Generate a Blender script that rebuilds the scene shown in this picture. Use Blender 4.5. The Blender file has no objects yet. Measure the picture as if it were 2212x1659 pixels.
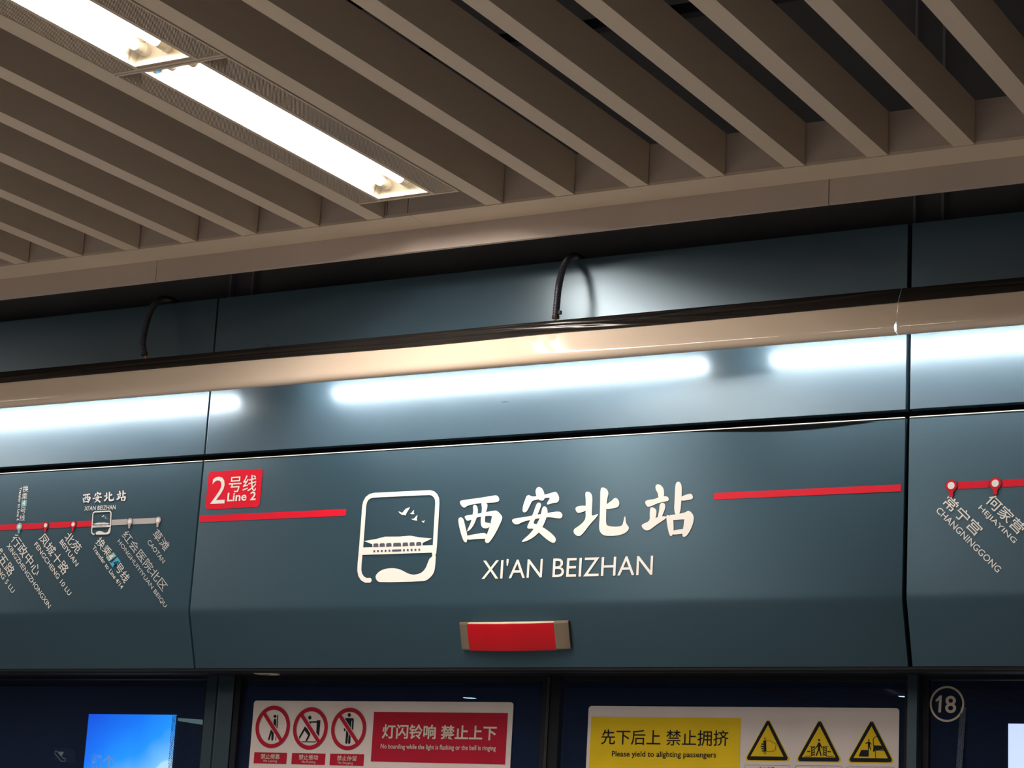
import bpy, bmesh, math, random
from mathutils import Vector, Matrix
random.seed(7)
S = bpy.context.scene
COL = S.collection
H = 1.6                                   # camera height above the platform floor
# ------------------------------------------------------------------ camera
F_PX, YAW, PITCH, ROLL = 4661.895, 0.52989129, 0.22926871, 0.05533991
cy, sy, cp, sp = math.cos(YAW), math.sin(YAW), math.cos(PITCH), math.sin(PITCH)
fwd = Vector((-sy*cp, cy*cp, sp)); ri = Vector((cy, sy, 0)); up = ri.cross(fwd)
cr, sr = math.cos(ROLL), math.sin(ROLL)
RI = cr*ri + sr*up; UP = -sr*ri + cr*up
cam_data = bpy.data.cameras.new('camera'); cam = bpy.data.objects.new('camera', cam_data); COL.objects.link(cam)
M = Matrix((RI, UP, -fwd)).transposed().to_4x4(); M.translation = Vector((0, 0, H))
cam.matrix_world = M
cam_data.sensor_width = 36; cam_data.lens = F_PX/2212*36; cam_data.clip_start = .05; cam_data.clip_end = 200
S.camera = cam
# ------------------------------------------------------------------ world, exposure
S.view_settings.view_transform = 'Standard'; S.view_settings.look = 'None'
S.view_settings.exposure = 0; S.view_settings.gamma = 1
S.view_settings.use_curve_mapping = False
S.cycles.sample_clamp_indirect = 3
W = bpy.data.worlds.new('world'); S.world = W; W.use_nodes = True
W.node_tree.nodes['Background'].inputs[0].default_value = (.9, .95, 1, 1)
W.node_tree.nodes['Background'].inputs[1].default_value = .05
E_TUBE, E_COVE, E_ROOM = 14.5, 80.0, 54.0    # W per tube, glow, W per lamp
LAMP_ROWS = [(-3.315, 1.2, 1.2), (-3.315, -1.6, 1.2), (-3.315, -4.6, 1), (-7.6, 3.4, 1.7), (-7.6, -.5, 1.5), (1.2, 3.4, .12), (1.2, -.5, .3), (-7.6, -4.6, 1), (1.2, -4.6, .6)]
for i, (x, y, kk) in enumerate(LAMP_ROWS):     # the platform's other ceiling lamps, outside the frame
    l = bpy.data.lights.new('ceiling_lamp_light', 'AREA'); l.shape = 'RECTANGLE'; l.size = .17; l.size_y = 2.2
    l.energy = E_ROOM*kk; l.color = (1, .91, .80)
    o = bpy.data.objects.new('ceiling_lamp_light', l); o.location = (x, y, H+1.93); COL.objects.link(o)

# ------------------------------------------------------------------ helpers
def ray(x, y):
    return RI*((x-1106)/F_PX) - UP*((y-829.5)/F_PX) + fwd
def onY(x, y, Y):
    d = ray(x, y); d = d*(Y/d.y); return Vector((d.x, d.y, d.z+H))
def onPl(x, y, p, n):
    d = ray(x, y); o = Vector((0, 0, H)); return o + d*((Vector(p)-o).dot(n)/d.dot(n))

def nt(m): return m.node_tree.nodes, m.node_tree.links
def mat(name, col, rough=.5, metal=0, var=0, vscale=6, bump=0, bscale=200, stretch=(1,1,1), spec=.5, emit=None, es=0, coat=0, coat_r=.1, col2=None, rvar=0, aniso=0):
    m = bpy.data.materials.new(name); m.use_nodes = True; N, L = nt(m); b = N['Principled BSDF']
    b.inputs['Base Color'].default_value = (*col, 1); b.inputs['Roughness'].default_value = rough
    b.inputs['Metallic'].default_value = metal; b.inputs['Specular IOR Level'].default_value = spec
    b.inputs['Coat Weight'].default_value = coat; b.inputs['Coat Roughness'].default_value = coat_r
    tc = N.new('ShaderNodeTexCoord'); mp = N.new('ShaderNodeMapping'); mp.inputs['Scale'].default_value = stretch
    L.new(tc.outputs['Object'], mp.inputs['Vector'])
    if var or rvar:
        n = N.new('ShaderNodeTexNoise'); n.inputs['Scale'].default_value = vscale; n.inputs['Detail'].default_value = 6
        L.new(mp.outputs[0], n.inputs['Vector'])
        if var:
            r = N.new('ShaderNodeValToRGB'); r.color_ramp.elements[0].position = .3; r.color_ramp.elements[1].position = .7
            c2 = col2 or tuple(c*(1-var) for c in col)
            r.color_ramp.elements[0].color = (*c2, 1); r.color_ramp.elements[1].color = (*col, 1)
            L.new(n.outputs['Fac'], r.inputs[0]); L.new(r.outputs[0], b.inputs['Base Color'])
        if rvar:
            mr = N.new('ShaderNodeMapRange'); mr.inputs['From Min'].default_value = .3; mr.inputs['From Max'].default_value = .7
            mr.inputs['To Min'].default_value = rough-rvar; mr.inputs['To Max'].default_value = rough+rvar
            L.new(n.outputs['Fac'], mr.inputs[0]); L.new(mr.outputs[0], b.inputs['Roughness'])
    if bump:
        n2 = N.new('ShaderNodeTexNoise'); n2.inputs['Scale'].default_value = bscale; n2.inputs['Detail'].default_value = 3
        L.new(mp.outputs[0], n2.inputs['Vector'])
        bp = N.new('ShaderNodeBump'); bp.inputs['Strength'].default_value = bump; bp.inputs['Distance'].default_value = .01
        L.new(n2.outputs['Fac'], bp.inputs['Height']); L.new(bp.outputs[0], b.inputs['Normal'])
    if aniso:                              # brushed along x: highlights spread up and down
        b.inputs['Anisotropic'].default_value = aniso; tv = N.new('ShaderNodeCombineXYZ'); tv.inputs[2].default_value = 1
        L.new(tv.outputs[0], b.inputs['Tangent'])
    if emit:
        b.inputs['Emission Color'].default_value = (*emit, 1); b.inputs['Emission Strength'].default_value = es
    return m
M_slat = mat('beige_painted_aluminium', (.76, .62, .485), .55, 0, .1, 3, .04, 260, (1, .15, 1), spec=.3)
M_edge = mat('beige_edge_panel', (.60, .50, .45), .45, 0, .12, 2.5, .03, 150, spec=.3)
M_gap = mat('charcoal_void_paint', (.30, .30, .33), .8, 0, .3, 2, spec=.1)
M_void = mat('black_void_paint', (.012, .012, .015), .8, 0, .3, 2, spec=.1)
M_hang = mat('galvanised_bar', (.5, .5, .55), .5, 0, .2)
M_rod = mat('dark_steel', (.035, .035, .045), .6, .2, .2, spec=.2)
M_teal = mat('teal_metallic_panel', (.060, .112, .158), .30, .36, .06, 2, .012, 130, (1, 1, 2.5), rvar=.03, spec=.55, coat=.5, coat_r=.30, aniso=.38)
M_tealb = mat('teal_metallic_sign', (.030, .064, .090), .44, .28, .06, 1.5, .012, 130, (1, 1, 2.5), rvar=.03, spec=.2, aniso=.6)
M_back = mat('dark_gap_backing', (.005, .005, .006), .9, 0, .3, 8, spec=0)
M_cover = mat('cream_gloss_cover', (.70, .58, .475), .38, 0, .14, 5, 0, 60, (.25, 1, 1), coat=1, coat_r=.01, col2=(.65, .52, .41), spec=.1)
M_inner = mat('white_reflector', (.8, .79, .76), .5, 0, .05, 5)
M_film = mat('black_plastic_film', (.020, .017, .016), .24, 0, .3, 8, spec=.45)
M_white = mat('white_vinyl', (.74, .71, .68), .5, 0, .05, 20)
M_grey = mat('grey_vinyl', (.40, .36, .36), .5, 0, .05, 20)
M_greyt = mat('grey_vinyl_lettering', (.46, .45, .45), .5, 0, .05, 20)
M_red = mat('red_vinyl', (.62, .006, .026), .5, 0, .06, 10, spec=.15)
M_dred = mat('dark_outline_red', (.10, .01, .02), .5, 0, .06, 10)
M_tealv = mat('pale_teal_vinyl', (.16, .42, .44), .5, 0, .05, 20)
M_greenv = mat('pale_green_vinyl', (.22, .46, .40), .5, 0, .05, 20)
M_cyan = mat('cyan_vinyl', (.03, .38, .60), .5, 0, .05, 20)
M_navyp = mat('dark_navy_print', (.010, .011, .018), .6, 0, .05, 20, spec=.1)
M_win = mat('logo_opening_dark', (.06, .065, .095), .5, 0, .05, 20)
M_plate = mat('white_notice_plate', (.60, .53, .52), .45, 0, .08, 6, spec=.3)
M_pred = mat('crimson_print', (.36, .010, .030), .5, 0, .08, 9, spec=.1)
M_yel = mat('yellow_print', (.66, .46, .012), .5, 0, .1, 7, spec=.1)
M_ptext = mat('notice_white_print', (.55, .48, .42), .5, 0, .05, 20)
M_lens = mat('red_lens', (.40, .004, .010), .35, 0, .12, 12, spec=.2)
M_cap = mat('brass_grey_cap', (.17, .13, .095), .5, .3, .15, 12)
M_cond = mat('black_corrugated_plastic', (.025, .025, .04), .38, 0, .2, 30, spec=.6)
M_copper = mat('copper_wire', (.55, .18, .07), .35, .8, .1, 30)
M_post = mat('teal_post_metal', (.025, .045, .062), .42, .55, .1, 3, .02, 100, (4, 4, .3))
M_frame = mat('dark_door_frame', (.008, .009, .013), .6, 0, .3, 6, spec=.15)
M_rubber = mat('black_rubber', (.012, .011, .011), .7, 0, .2, 20)
M_floor = mat('grey_granite_floor', (.45, .44, .42), .35, 0, .2, 30)
M_fix = mat('luminaire_beige_metal', (.74, .61, .49), .45, 0, .08, 10)
M_fixd = mat('louver_backing', (.36, .28, .22), .6, 0, .1, 10)
M_refl = mat('cream_reflector', (.80, .72, .58), .35, 0, .04, 10)
M_blue = mat('blue_sticker', (.01, .22, .50), .5, 0, .05, 20)
M_num = mat('cream_number_vinyl', (.50, .42, .33), .5, 0, .06, 20)
M_dot = mat('grey_dot_vinyl', (.035, .055, .10), .6, 0, .2, 60)
M_dotd = mat('navy_dot_vinyl', (.004, .012, .08), .6, 0, .2, 60)

def emis(name, col, s):
    m = bpy.data.materials.new(name); m.use_nodes = True; N, L = nt(m)
    N.remove(N['Principled BSDF']); e = N.new('ShaderNodeEmission'); e.inputs[0].default_value = (*col, 1); e.inputs[1].default_value = s
    L.new(e.outputs[0], N['Material Output'].inputs[0]); return m
M_tube = emis('fluorescent_tube_glow', (1, .93, .84), 11)
M_cove = emis('cove_tube_glow', (1, .955, .90), E_COVE)
M_spot = emis('downlight_glow', (1, 1, 1), 60)
M_strip = emis('tube_reflection_glow', (.30, .42, .36), .45)  # greenish glow standing in for a tube mirrored in the glass

def glass(name):
    m = bpy.data.materials.new(name); m.use_nodes = True; N, L = nt(m); N.remove(N['Principled BSDF'])
    t = N.new('ShaderNodeBsdfTransparent'); t.inputs[0].default_value = (.80, .86, .93, 1)
    g = N.new('ShaderNodeBsdfGlossy'); g.inputs[0].default_value = (.45, .6, 1, 1); g.inputs['Roughness'].default_value = 0
    d = N.new('ShaderNodeBsdfDiffuse'); d.inputs[0].default_value = (.09, .14, .32, 1)
    fr = N.new('ShaderNodeFresnel'); fr.inputs[0].default_value = 1.3
    nz = N.new('ShaderNodeTexNoise'); nz.inputs['Scale'].default_value = 3; mr = N.new('ShaderNodeMapRange')
    mr.inputs['To Min'].default_value = .03; mr.inputs['To Max'].default_value = .10; L.new(nz.outputs['Fac'], mr.inputs[0])
    m1 = N.new('ShaderNodeMixShader'); L.new(mr.outputs[0], m1.inputs[0]); L.new(t.outputs[0], m1.inputs[1]); L.new(d.outputs[0], m1.inputs[2])
    m2 = N.new('ShaderNodeMixShader'); L.new(fr.outputs[0], m2.inputs[0]); L.new(m1.outputs[0], m2.inputs[1]); L.new(g.outputs[0], m2.inputs[2])
    L.new(m2.outputs[0], N['Material Output'].inputs[0]); return m
M_glass = glass('navy_tinted_glass')

def link(name, me, m, parent=None, smooth=False):
    if m: me.materials.append(m)
    if smooth:
        for p in me.polygons: p.use_smooth = True
    o = bpy.data.objects.new(name, me); COL.objects.link(o)
    if parent: o.parent = parent; o.matrix_parent_inverse = parent.matrix_world.inverted()
    return o
def tag(o, label, cat, group=None):
    o['label'] = label; o['category'] = cat
    if group: o['group'] = group
    return o
def empty(name, loc):
    o = bpy.data.objects.new(name, None); COL.objects.link(o); o.location = loc; o.empty_display_size = .1
    bpy.context.view_layer.update(); return o
def struct(o): o['kind'] = 'structure'; return o

class MB:
    def __init__(s): s.v = []; s.f = []
    def poly(s, pts):
        b = len(s.v); s.v += [tuple(p) for p in pts]; s.f.append(tuple(range(b, b+len(pts)))); return s
    def hexa(s, lo, hi):        # lo, hi: four corners each
        b = len(s.v); s.v += [tuple(p) for p in lo]+[tuple(p) for p in hi]
        s.f += [(b+3, b+2, b+1, b), (b+4, b+5, b+6, b+7)]+[(b+i, b+(i+1) % 4, b+4+(i+1) % 4, b+4+i) for i in range(4)]; return s
    def box(s, x0, x1, y0, y1, z0, z1):
        return s.hexa([(x0, y0, z0), (x1, y0, z0), (x1, y1, z0), (x0, y1, z0)], [(x0, y0, z1), (x1, y0, z1), (x1, y1, z1), (x0, y1, z1)])
    def sweep(s, prof, x0, x1, closed=True, xf0=None, xf1=None):   # profile in (y,z) swept along x
        b = len(s.v); n = len(prof)
        for i, (y, z) in enumerate(prof): s.v.append(((xf0(y, z) if xf0 else x0), y, z))
        for i, (y, z) in enumerate(prof): s.v.append(((xf1(y, z) if xf1 else x1), y, z))
        for i in range(n if closed else n-1):
            j = (i+1) % n; s.f.append((b+i, b+j, b+n+j, b+n+i))
        if closed: s.f += [tuple(b+i for i in range(n))[::-1], tuple(b+n+i for i in range(n))]
        return s
    def tube(s, pts, r, n=12, caps=True):
        b = len(s.v); m = len(pts)
        rr = r if isinstance(r, (list, tuple)) else [r]*m
        t0 = (Vector(pts[1])-Vector(pts[0])).normalized(); a = t0.orthogonal().normalized()
        for k, p in enumerate(pts):
            p = Vector(p); t = (Vector(pts[min(k+1, m-1)])-Vector(pts[max(k-1, 0)])).normalized()
            a = (a - t*a.dot(t)).normalized(); c = t.cross(a)
            for i in range(n):
                w = 2*math.pi*i/n; s.v.append(tuple(p+(a*math.cos(w)+c*math.sin(w))*rr[k]))
        for k in range(m-1):
            for i in range(n):
                j = (i+1) % n; s.f.append((b+k*n+i, b+k*n+j, b+(k+1)*n+j, b+(k+1)*n+i))
        if caps: s.f += [tuple(b+i for i in range(n))[::-1], tuple(b+(m-1)*n+i for i in range(n))]
        return s
    def build(s, name, m, parent=None, smooth=False, bevel=0):
        me = bpy.data.meshes.new(name); me.from_pydata(s.v, [], s.f)
        bm = bmesh.new(); bm.from_mesh(me); bmesh.ops.recalc_face_normals(bm, faces=bm.faces)
        if bevel:
            bmesh.ops.bevel(bm, geom=[e for e in bm.edges if e.calc_face_angle(0) > .5], offset=bevel, segments=2, affect='EDGES', profile=.6)
        if smooth:
            for e in bm.edges: e.smooth = e.calc_face_angle(0) < .6
        bm.to_mesh(me); bm.free(); me.update()
        return link(name, me, m, parent, smooth)

# =================================================================== big structure
Yw, Ye, Yf = 5.5, 5.15, 5.2728            # wall plane, slat end plane, fascia plane
Zc = H+1.93744                            # underside of the slats
PITCH_S, X0 = .2351986, -4.9034
struct(MB().box(-16, 12, -12, 5.78, -.12, 0).build('floor', M_floor))
# ceiling: dark slab above, slats as its children
ceil = struct(MB().box(-16, 12, -12, 9.2, H+2.95, H+3.05).build('ceiling', M_void))
def slat_mesh():
    w, h, y0, y1, t = .0567, .122, -9.0, Ye-.004, .0025     # open-topped channel section, lips turned in
    prof = [(0, 0), (w, 0), (w, h), (w-.012, h), (w-.012, h-t), (w-t, h-t), (w-t, t), (t, t), (t, h-t), (.012, h-t), (.012, h), (0, h)]
    mb = MB(); n = len(prof)
    mb.v = [(x-w, y0, z) for x, z in prof]+[(x-w, y1, z) for x, z in prof]
    mb.f = [(i, (i+1) % n, n+(i+1) % n, n+i) for i in range(n)]
    return mb
first = None
ts = [t for t in range(-14, 7)]+[6+1.75402875+k for k in range(0, 24)]
for t in ts:
    if first is None:
        first = slat_mesh().build('slat', M_slat, ceil); o = first
    else:
        o = first.copy(); COL.objects.link(o)
    o.location = (X0+PITCH_S*t, 0, Zc)
for y in (4.35, 2.9, 1.4, -.2, -2):        # carrier rails above the slats
    MB().box(-9, 2.5, y, y+.03, Zc+.1225, Zc+.15).build('carrier_rail', M_rod, ceil)
for i, (x, zz) in enumerate(((-2.62, .42), (-2.05, .5), (-1.5, .38))):
    MB().tube([(x, -6, Zc+zz), (x, 5.4, Zc+zz)], .035, 14).build('pipe', M_rod, ceil, True)
# ceiling edge trim: end plate, underside board, drop fascia
trim = struct(MB().box(-12, 6, Ye+.02, Yf-.01, Zc+.012, Zc+.03).build('trim_1', M_back))
xa, xb = onY(837, 440, Ye).x, onY(882, 436, Ye).x
g = .0012
for x0, x1 in ((-9, xa-g), (xa+g, xb-g), (xb+g, 2.6)):
    MB().box(x0, x1, Ye, Ye+.012, Zc+.0, Zc+.122).build('end_plate', M_edge, trim)
xj = onPl(910, 478, (0, 0, Zc), Vector((0, 0, 1))).x
for x0, x1 in ((-9, xj-g*.5), (xj+g*.5, 2.6)):
    MB().box(x0, x1, Ye-.0005, Yf-.0005, Zc-.001, Zc+.008).build('soffit_board', M_slat, trim)
j1, j2 = onY(338, 585, Yf).x, onY(1790.5, 410, Yf).x
zf = H+1.865
for x0, x1 in ((-9, j1-g), (j1+g, j2-g), (j2+g, 2.6)):
    MB().box(x0, x1, Yf, Yf+.013, zf, Zc+.006).build('fascia_panel', M_edge, trim, bevel=.0008)

# far wall of the trackway and dark upper void
struct(MB().box(-16, 12, 7.62, 7.75, -1.2, H+2.95).build('wall_far', M_void))
# front wall: backing with panels
xs = [-6.779, -4.373, -1.967, .439]
wall = struct(MB().box(-6.779-2.4, 2.85, 5.535, 5.56, H+.70, H+1.845).build('wall_front', M_back))
gaps = {-4.373: .0035, -1.967: .0062}
def gx(x, s): return x + s*gaps.get(x, .004)
for i in range(3):
    x0, x1 = gx(xs[i], 1), gx(xs[i+1], -1)
    MB().box(x0, x1, Yw, Yw+.03, H+1.330, H+1.8610).build('upper_panel', M_teal, wall, bevel=.0012)
MB().box(-9.1, 2.8, Yw+.030, Yw+.04, H+1.29, H+1.345).build('recess_strip', M_back, wall)
MB().box(-9, 2.8, 5.75, 5.76, H+1.7, H+2.94).build('dark_board', M_gap, wall)
for px in ((497, 620), (545, 612), (1975, 462), (2036, 452)):     # hanger bars in the dark gap
    p = onY(px[0], px[1], 5.72)
    MB().box(p.x-.004, p.x+.004, 5.72, 5.735, H+1.7, H+2.9).build('hanger_bar', M_hang, wall)

# =================================================================== header sign panels
CZ, CYY, BZ, BY = H+.812, 5.4895, H+.6345, 5.545         # crease and bottom edge
TZ = H+1.3065
def panel_profile():
    t = .02
    arc = []
    for k in range(7):                                    # soft fold at the crease
        a = k/6
        arc.append((CYY+.0010*(1-4*(a-.5)**2)*-1+(.0012 if a < .5 else .0), CZ+.012-.024*a))
    front = [(Yw-.003, TZ), (CYY+.0004, CZ+.016), (CYY+.0004, CZ+.008), (CYY+.0012, CZ), (CYY+.0034, CZ-.010), (CYY+.0062, CZ-.020), (BY, BZ)]
    back = [(BY+t, BZ+.001), (CYY+t+.004, CZ), (Yw-.003+t, TZ)]
    return front+back
n_top = None
slope = (Yw-.003-(CYY+.0004))/(TZ-(CZ+.016))
PN = Vector((0, -1, slope)).normalized()                  # upper face normal
PP = Vector((0, Yw-.003, TZ))
def on_sign(x, y): return onPl(x, y, PP, PN)
def make_panel(i, label):
    x0, x1 = gx(xs[i], 1), gx(xs[i+1], -1)
    r = empty('header_sign', ((x0+x1)/2, 5.55, BZ))
    MB().sweep(panel_profile(), x0, x1).build('face_panel', M_tealb, r, True, bevel=.0012)
    MB().box(x0+.001, x1-.001, Yw-.0050, Yw+.002, TZ-.0010, TZ+.0016).build('top_edge_strip', M_inner, r)
    tag(r, label, 'sign'); return r
sgL = make_panel(0, 'teal metal header panel left of the centre one, with route map stations and slanted names')
sgC = make_panel(1, 'wide teal metal header panel reading XI\'AN BEIZHAN with large white characters and emblem')
sgR = make_panel(2, 'teal metal header panel at the right edge with two red station pins and slanted names')

# --- flat print helpers: shapes given on a plane, laid just proud of the surface
class Pl:
    def __init__(s, p, n, lift=.0008):
        s.n = n.normalized(); s.p = Vector(p); s.lift = lift
        s.u = Vector((1, 0, 0)); s.w = s.n.cross(s.u)
        if s.w.z < 0: s.w = -s.w
    def at(s, x, y):                                      # pixel -> plane coordinates
        q = onPl(x, y, s.p, s.n)-s.p; return Vector((q.dot(s.u), q.dot(s.w)))
    def to3(s, c, k=1): return s.p+s.u*c[0]+s.w*c[1]+s.n*s.lift*k
def flat(name, polys, pl, m, parent, k=1):
    mb = MB()
    for i_, q in enumerate(polys): mb.poly([pl.to3(c, k+i_*.03) for c in q])
    me = bpy.data.meshes.new(name); me.from_pydata(mb.v, [], mb.f)
    bm = bmesh.new(); bm.from_mesh(me); bmesh.ops.triangulate(bm, faces=bm.faces)
    for f in bm.faces:
        f.normal_update()
        if f.normal.dot(pl.n) < 0: f.normal_flip()
    bm.to_mesh(me); bm.free(); return link(name, me, m, parent)
def chaikin(p, it=2, w=.25):
    for _ in range(it):
        q = []
        for i in range(len(p)):
            a, b = Vector(p[i]), Vector(p[(i+1) % len(p)]); q += [a.lerp(b, w), a.lerp(b, 1-w)]
        p = q
    return p
def circ(c, r, n=32, rx=None): return [Vector((c[0]+(rx or r)*math.cos(2*math.pi*i/n), c[1]+r*math.sin(2*math.pi*i/n))) for i in range(n)]
def ring(c, r0, r1, n=40, a0=0, a1=2*math.pi):
    out = []
    for i in range(n):
        t0, t1 = a0+(a1-a0)*i/n, a0+(a1-a0)*(i+1)/n
        out.append([Vector((c[0]+r*math.cos(t), c[1]+r*math.sin(t))) for r, t in ((r0, t0), (r1, t0), (r1, t1), (r0, t1))])
    return out
def stroke(pts, w, closed=False, cap=False):              # polyline -> quads of width w
    pts = [Vector(p) for p in pts]; n = len(pts); L, R = [], []
    for i in range(n):
        a = pts[(i-1) % n] if (closed or i > 0) else pts[i]; b = pts[(i+1) % n] if (closed or i < n-1) else pts[i]
        d = (b-a).normalized(); nn = Vector((-d.y, d.x)); L.append(pts[i]+nn*w/2); R.append(pts[i]-nn*w/2)
    out = []
    for i in range(n if closed else n-1):
        j = (i+1) % n; out.append([L[i], L[j], R[j], R[i]])
    if cap: out += [circ(pts[0], w/2, 16), circ(pts[-1], w/2, 16)]
    return out
def rrect(x0, y0, x1, y1, r, n=6):
    out = []
    for cx, cyy, a in ((x1-r, y1-r, 0), (x0+r, y1-r, 90), (x0+r, y0+r, 180), (x1-r, y0+r, 270)):
        for i in range(n+1):
            t = math.radians(a+90*i/n); out.append(Vector((cx+r*math.cos(t), cyy+r*math.sin(t))))
    return out
_tc = {}
def glyphs(s, bold):
    if (s, bold) in _tc: return _tc[(s, bold)]
    cu = bpy.data.curves.new('t', 'FONT'); cu.body = s; cu.offset = bold; cu.resolution_u = 3; cu.fill_mode = 'FRONT' if False else cu.fill_mode
    o = bpy.data.objects.new('t', cu); COL.objects.link(o); bpy.context.view_layer.update()
    me = bpy.data.meshes.new_from_object(o.evaluated_get(bpy.context.evaluated_depsgraph_get()))
    V = [Vector((v.co.x, v.co.y)) for v in me.vertices]; Fc = [tuple(p.vertices) for p in me.polygons]
    bpy.data.objects.remove(o); bpy.data.curves.remove(cu); bpy.data.meshes.remove(me)
    _tc[(s, bold)] = (V, Fc); return V, Fc
def text(s, A, B, h, pl, m, parent, bold=0, k=2, org=(0, 0), sc=1, name='lettering', skew=0):
    """A, B: start and end of the line at half letter height (pixels, in a crop with origin org and scale sc); h: letter height."""
    V, Fc = glyphs(s, bold)
    A = Vector((org[0]+A[0]*sc, org[1]+A[1]*sc)); B = Vector((org[0]+B[0]*sc, org[1]+B[1]*sc)); h *= sc
    d = (B-A).normalized(); n = Vector((d.y, -d.x))
    a, b = pl.at(*A), pl.at(*B); hh = (pl.at(*(A+n*h/2))-pl.at(*(A-n*h/2))).length
    e = (b-a); Lg = e.length; e.normalize(); f = Vector((-e.y, e.x)) + e*skew
    x0 = min(v.x for v in V); x1 = max(v.x for v in V); y0 = min(v.y for v in V); y1 = max(v.y for v in V)
    P3 = [pl.to3(a + e*((v.x-x0)/(x1-x0)*Lg) + f*(((v.y-y0)/(y1-y0)-.5)*hh), k) for v in V]
    cjk = ord(s[0]) > 0x2000; grp = {}
    if cjk:
        for q in Fc:
            cx = sum(V[i].x for i in q)/len(q); grp.setdefault(min(len(s)-1, int((cx-x0)/(x1-x0)*len(s))), []).append(q)
    elif h > 14:
        iv = sorted((min(V[i].x for i in q), max(V[i].x for i in q), q) for q in Fc); k_ = -1; end = -1e9
        for a_, b_, q in iv:
            if a_ > end+1e-5: k_ += 1
            end = max(end, b_); grp.setdefault(k_, []).append(q)
    else: grp[0] = Fc
    for g_ in grp.values():
        idx = sorted({i for q in g_ for i in q}); mp = {v: i for i, v in enumerate(idx)}
        me = bpy.data.meshes.new(name); me.from_pydata([tuple(P3[i]) for i in idx], [], [tuple(mp[i] for i in q) for q in g_]); me.update()
        o = link(name if len(grp) == 1 and not cjk else ('character' if cjk else 'letter'), me, m, parent)
        if len(grp) == 1 and not cjk: o['kind'] = 'stuff'
def pix(polys, pl, org=(0, 0), sc=1): return [[pl.at(org[0]+x*sc, org[1]+y*sc) for x, y in q] for q in polys]

SP = Pl(PP, PN)
# --- station name characters, brush style
ZO, ZS = (970, 1020), .25316
CH = [
 [(95,250),(110,240),(250,222),(385,200),(405,197),(425,210),(433,240),(415,258),(330,262),(240,268),(160,285),(140,303),(125,303),(105,285),(95,262)],
 [(205,285),(225,275),(245,295),(250,340),(240,385),(215,450),(185,490),(155,510),(160,490),(185,440),(200,380),(210,330)],
 [(275,262),(305,258),(330,270),(330,300),(318,340),(308,400),(310,430),(330,432),(352,435),(352,460),(335,478),(310,482),(280,470),(272,430),(275,370),(285,310)],
 [(130,378),(160,368),(220,360),(300,345),(400,325),(420,335),(455,375),(458,395),(440,430),(400,400),(370,372),(300,375),(220,392),(165,418),(150,410)],
 [(80,400),(95,385),(115,388),(128,405),(140,460),(160,540),(155,600),(140,600),(125,585),(105,530),(85,450)],
 [(370,370),(420,335),(455,375),(458,395),(435,450),(400,520),(365,575),(340,605),(320,605),(308,590),(310,570),(345,480),(360,420)],
 [(140,545),(200,535),(300,515),(325,530),(330,570),(300,568),(220,572),(160,580)],
 [(740,150),(760,125),(785,130),(805,150),(820,200),(815,240),(785,245),(755,225),(742,190)],
 [(665,200),(690,195),(705,210),(770,205),(850,185),(900,168),(920,170),(940,205),(943,240),(925,262),(890,262),(850,278),(835,275),(845,250),(870,215),(800,225),(740,238),(710,245),(690,290),(665,340),(640,345),(627,330),(635,280),(655,225)],
 [(750,265),(775,258),(790,275),(780,310),(750,380),(715,440),(760,445),(850,500),(910,555),(915,585),(900,605),(875,600),(830,570),(770,515),(720,480),(680,485),(665,470),(690,420),(725,340)],
 [(810,290),(830,295),(845,325),(840,370),(815,440),(775,510),(720,560),(660,590),(620,598),(630,580),(700,520),(755,440),(785,370),(795,310)],
 [(538,408),(560,395),(640,385),(760,362),(880,342),(935,335),(960,345),(973,370),(960,395),(930,395),(850,382),(760,395),(640,420),(590,448),(565,445),(545,430)],
 [(1162,170),(1190,165),(1215,180),(1227,215),(1222,300),(1218,400),(1190,400),(1165,330),(1170,250)],
 [(1080,305),(1100,290),(1165,285),(1195,300),(1185,325),(1115,350),(1095,345),(1082,325)],
 [(1165,320),(1220,330),(1218,380),(1280,350),(1262,385),(1200,450),(1150,520),(1115,550),(1085,540),(1062,515),(1068,485),(1110,460),(1155,420),(1170,380)],
 [(1293,135),(1320,130),(1350,145),(1365,180),(1355,210),(1345,290),(1342,380),(1342,440),(1355,460),(1420,468),(1480,460),(1490,420),(1500,375),(1508,380),(1512,440),(1540,470),(1530,500),(1490,530),(1420,545),(1330,545),(1295,520),(1280,480),(1288,380),(1292,250)],
 [(1330,285),(1390,245),(1415,218),(1440,225),(1458,260),(1450,295),(1415,308),(1330,318)],
 [(1762,115),(1785,100),(1815,115),(1838,150),(1835,225),(1790,230),(1785,180),(1765,150)],
 [(1672,255),(1690,238),(1760,230),(1785,215),(1830,205),(1870,208),(1880,240),(1860,250),(1790,262),(1730,290),(1700,298),(1685,285)],
 [(1720,300),(1740,300),(1775,320),(1768,380),(1755,410),(1715,410),(1715,340)],
 [(1800,265),(1835,260),(1850,285),(1840,330),(1810,395),(1780,395),(1795,330)],
 [(1642,455),(1665,438),(1710,420),(1715,385),(1760,395),(1800,375),(1860,378),(1858,390),(1830,412),(1770,450),(1710,498),(1680,498),(1655,480)],
 [(1932,100),(1955,78),(1978,90),(1990,130),(1985,240),(1975,355),(1940,375),(1922,330),(1928,220)],
 [(1975,211),(2040,188),(2070,183),(2085,210),(2080,230),(2050,238),(1975,247)],
 [(1855,365),(1880,370),(1915,400),(1918,440),(1920,500),(1905,548),(1885,545),(1870,490),(1860,430)],
 [(1870,370),(1940,360),(2020,345),(2035,330),(2060,332),(2093,375),(2080,410),(2010,402),(1915,410),(1880,405)],
 [(2010,390),(2093,365),(2088,430),(2060,500),(2030,545),(2005,555),(1992,545),(1995,500),(2005,450)],
 [(1885,505),(2000,482),(2025,495),(2020,525),(1895,537)],
]
CHS = [0, 7, 12, 17, 28]
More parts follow.
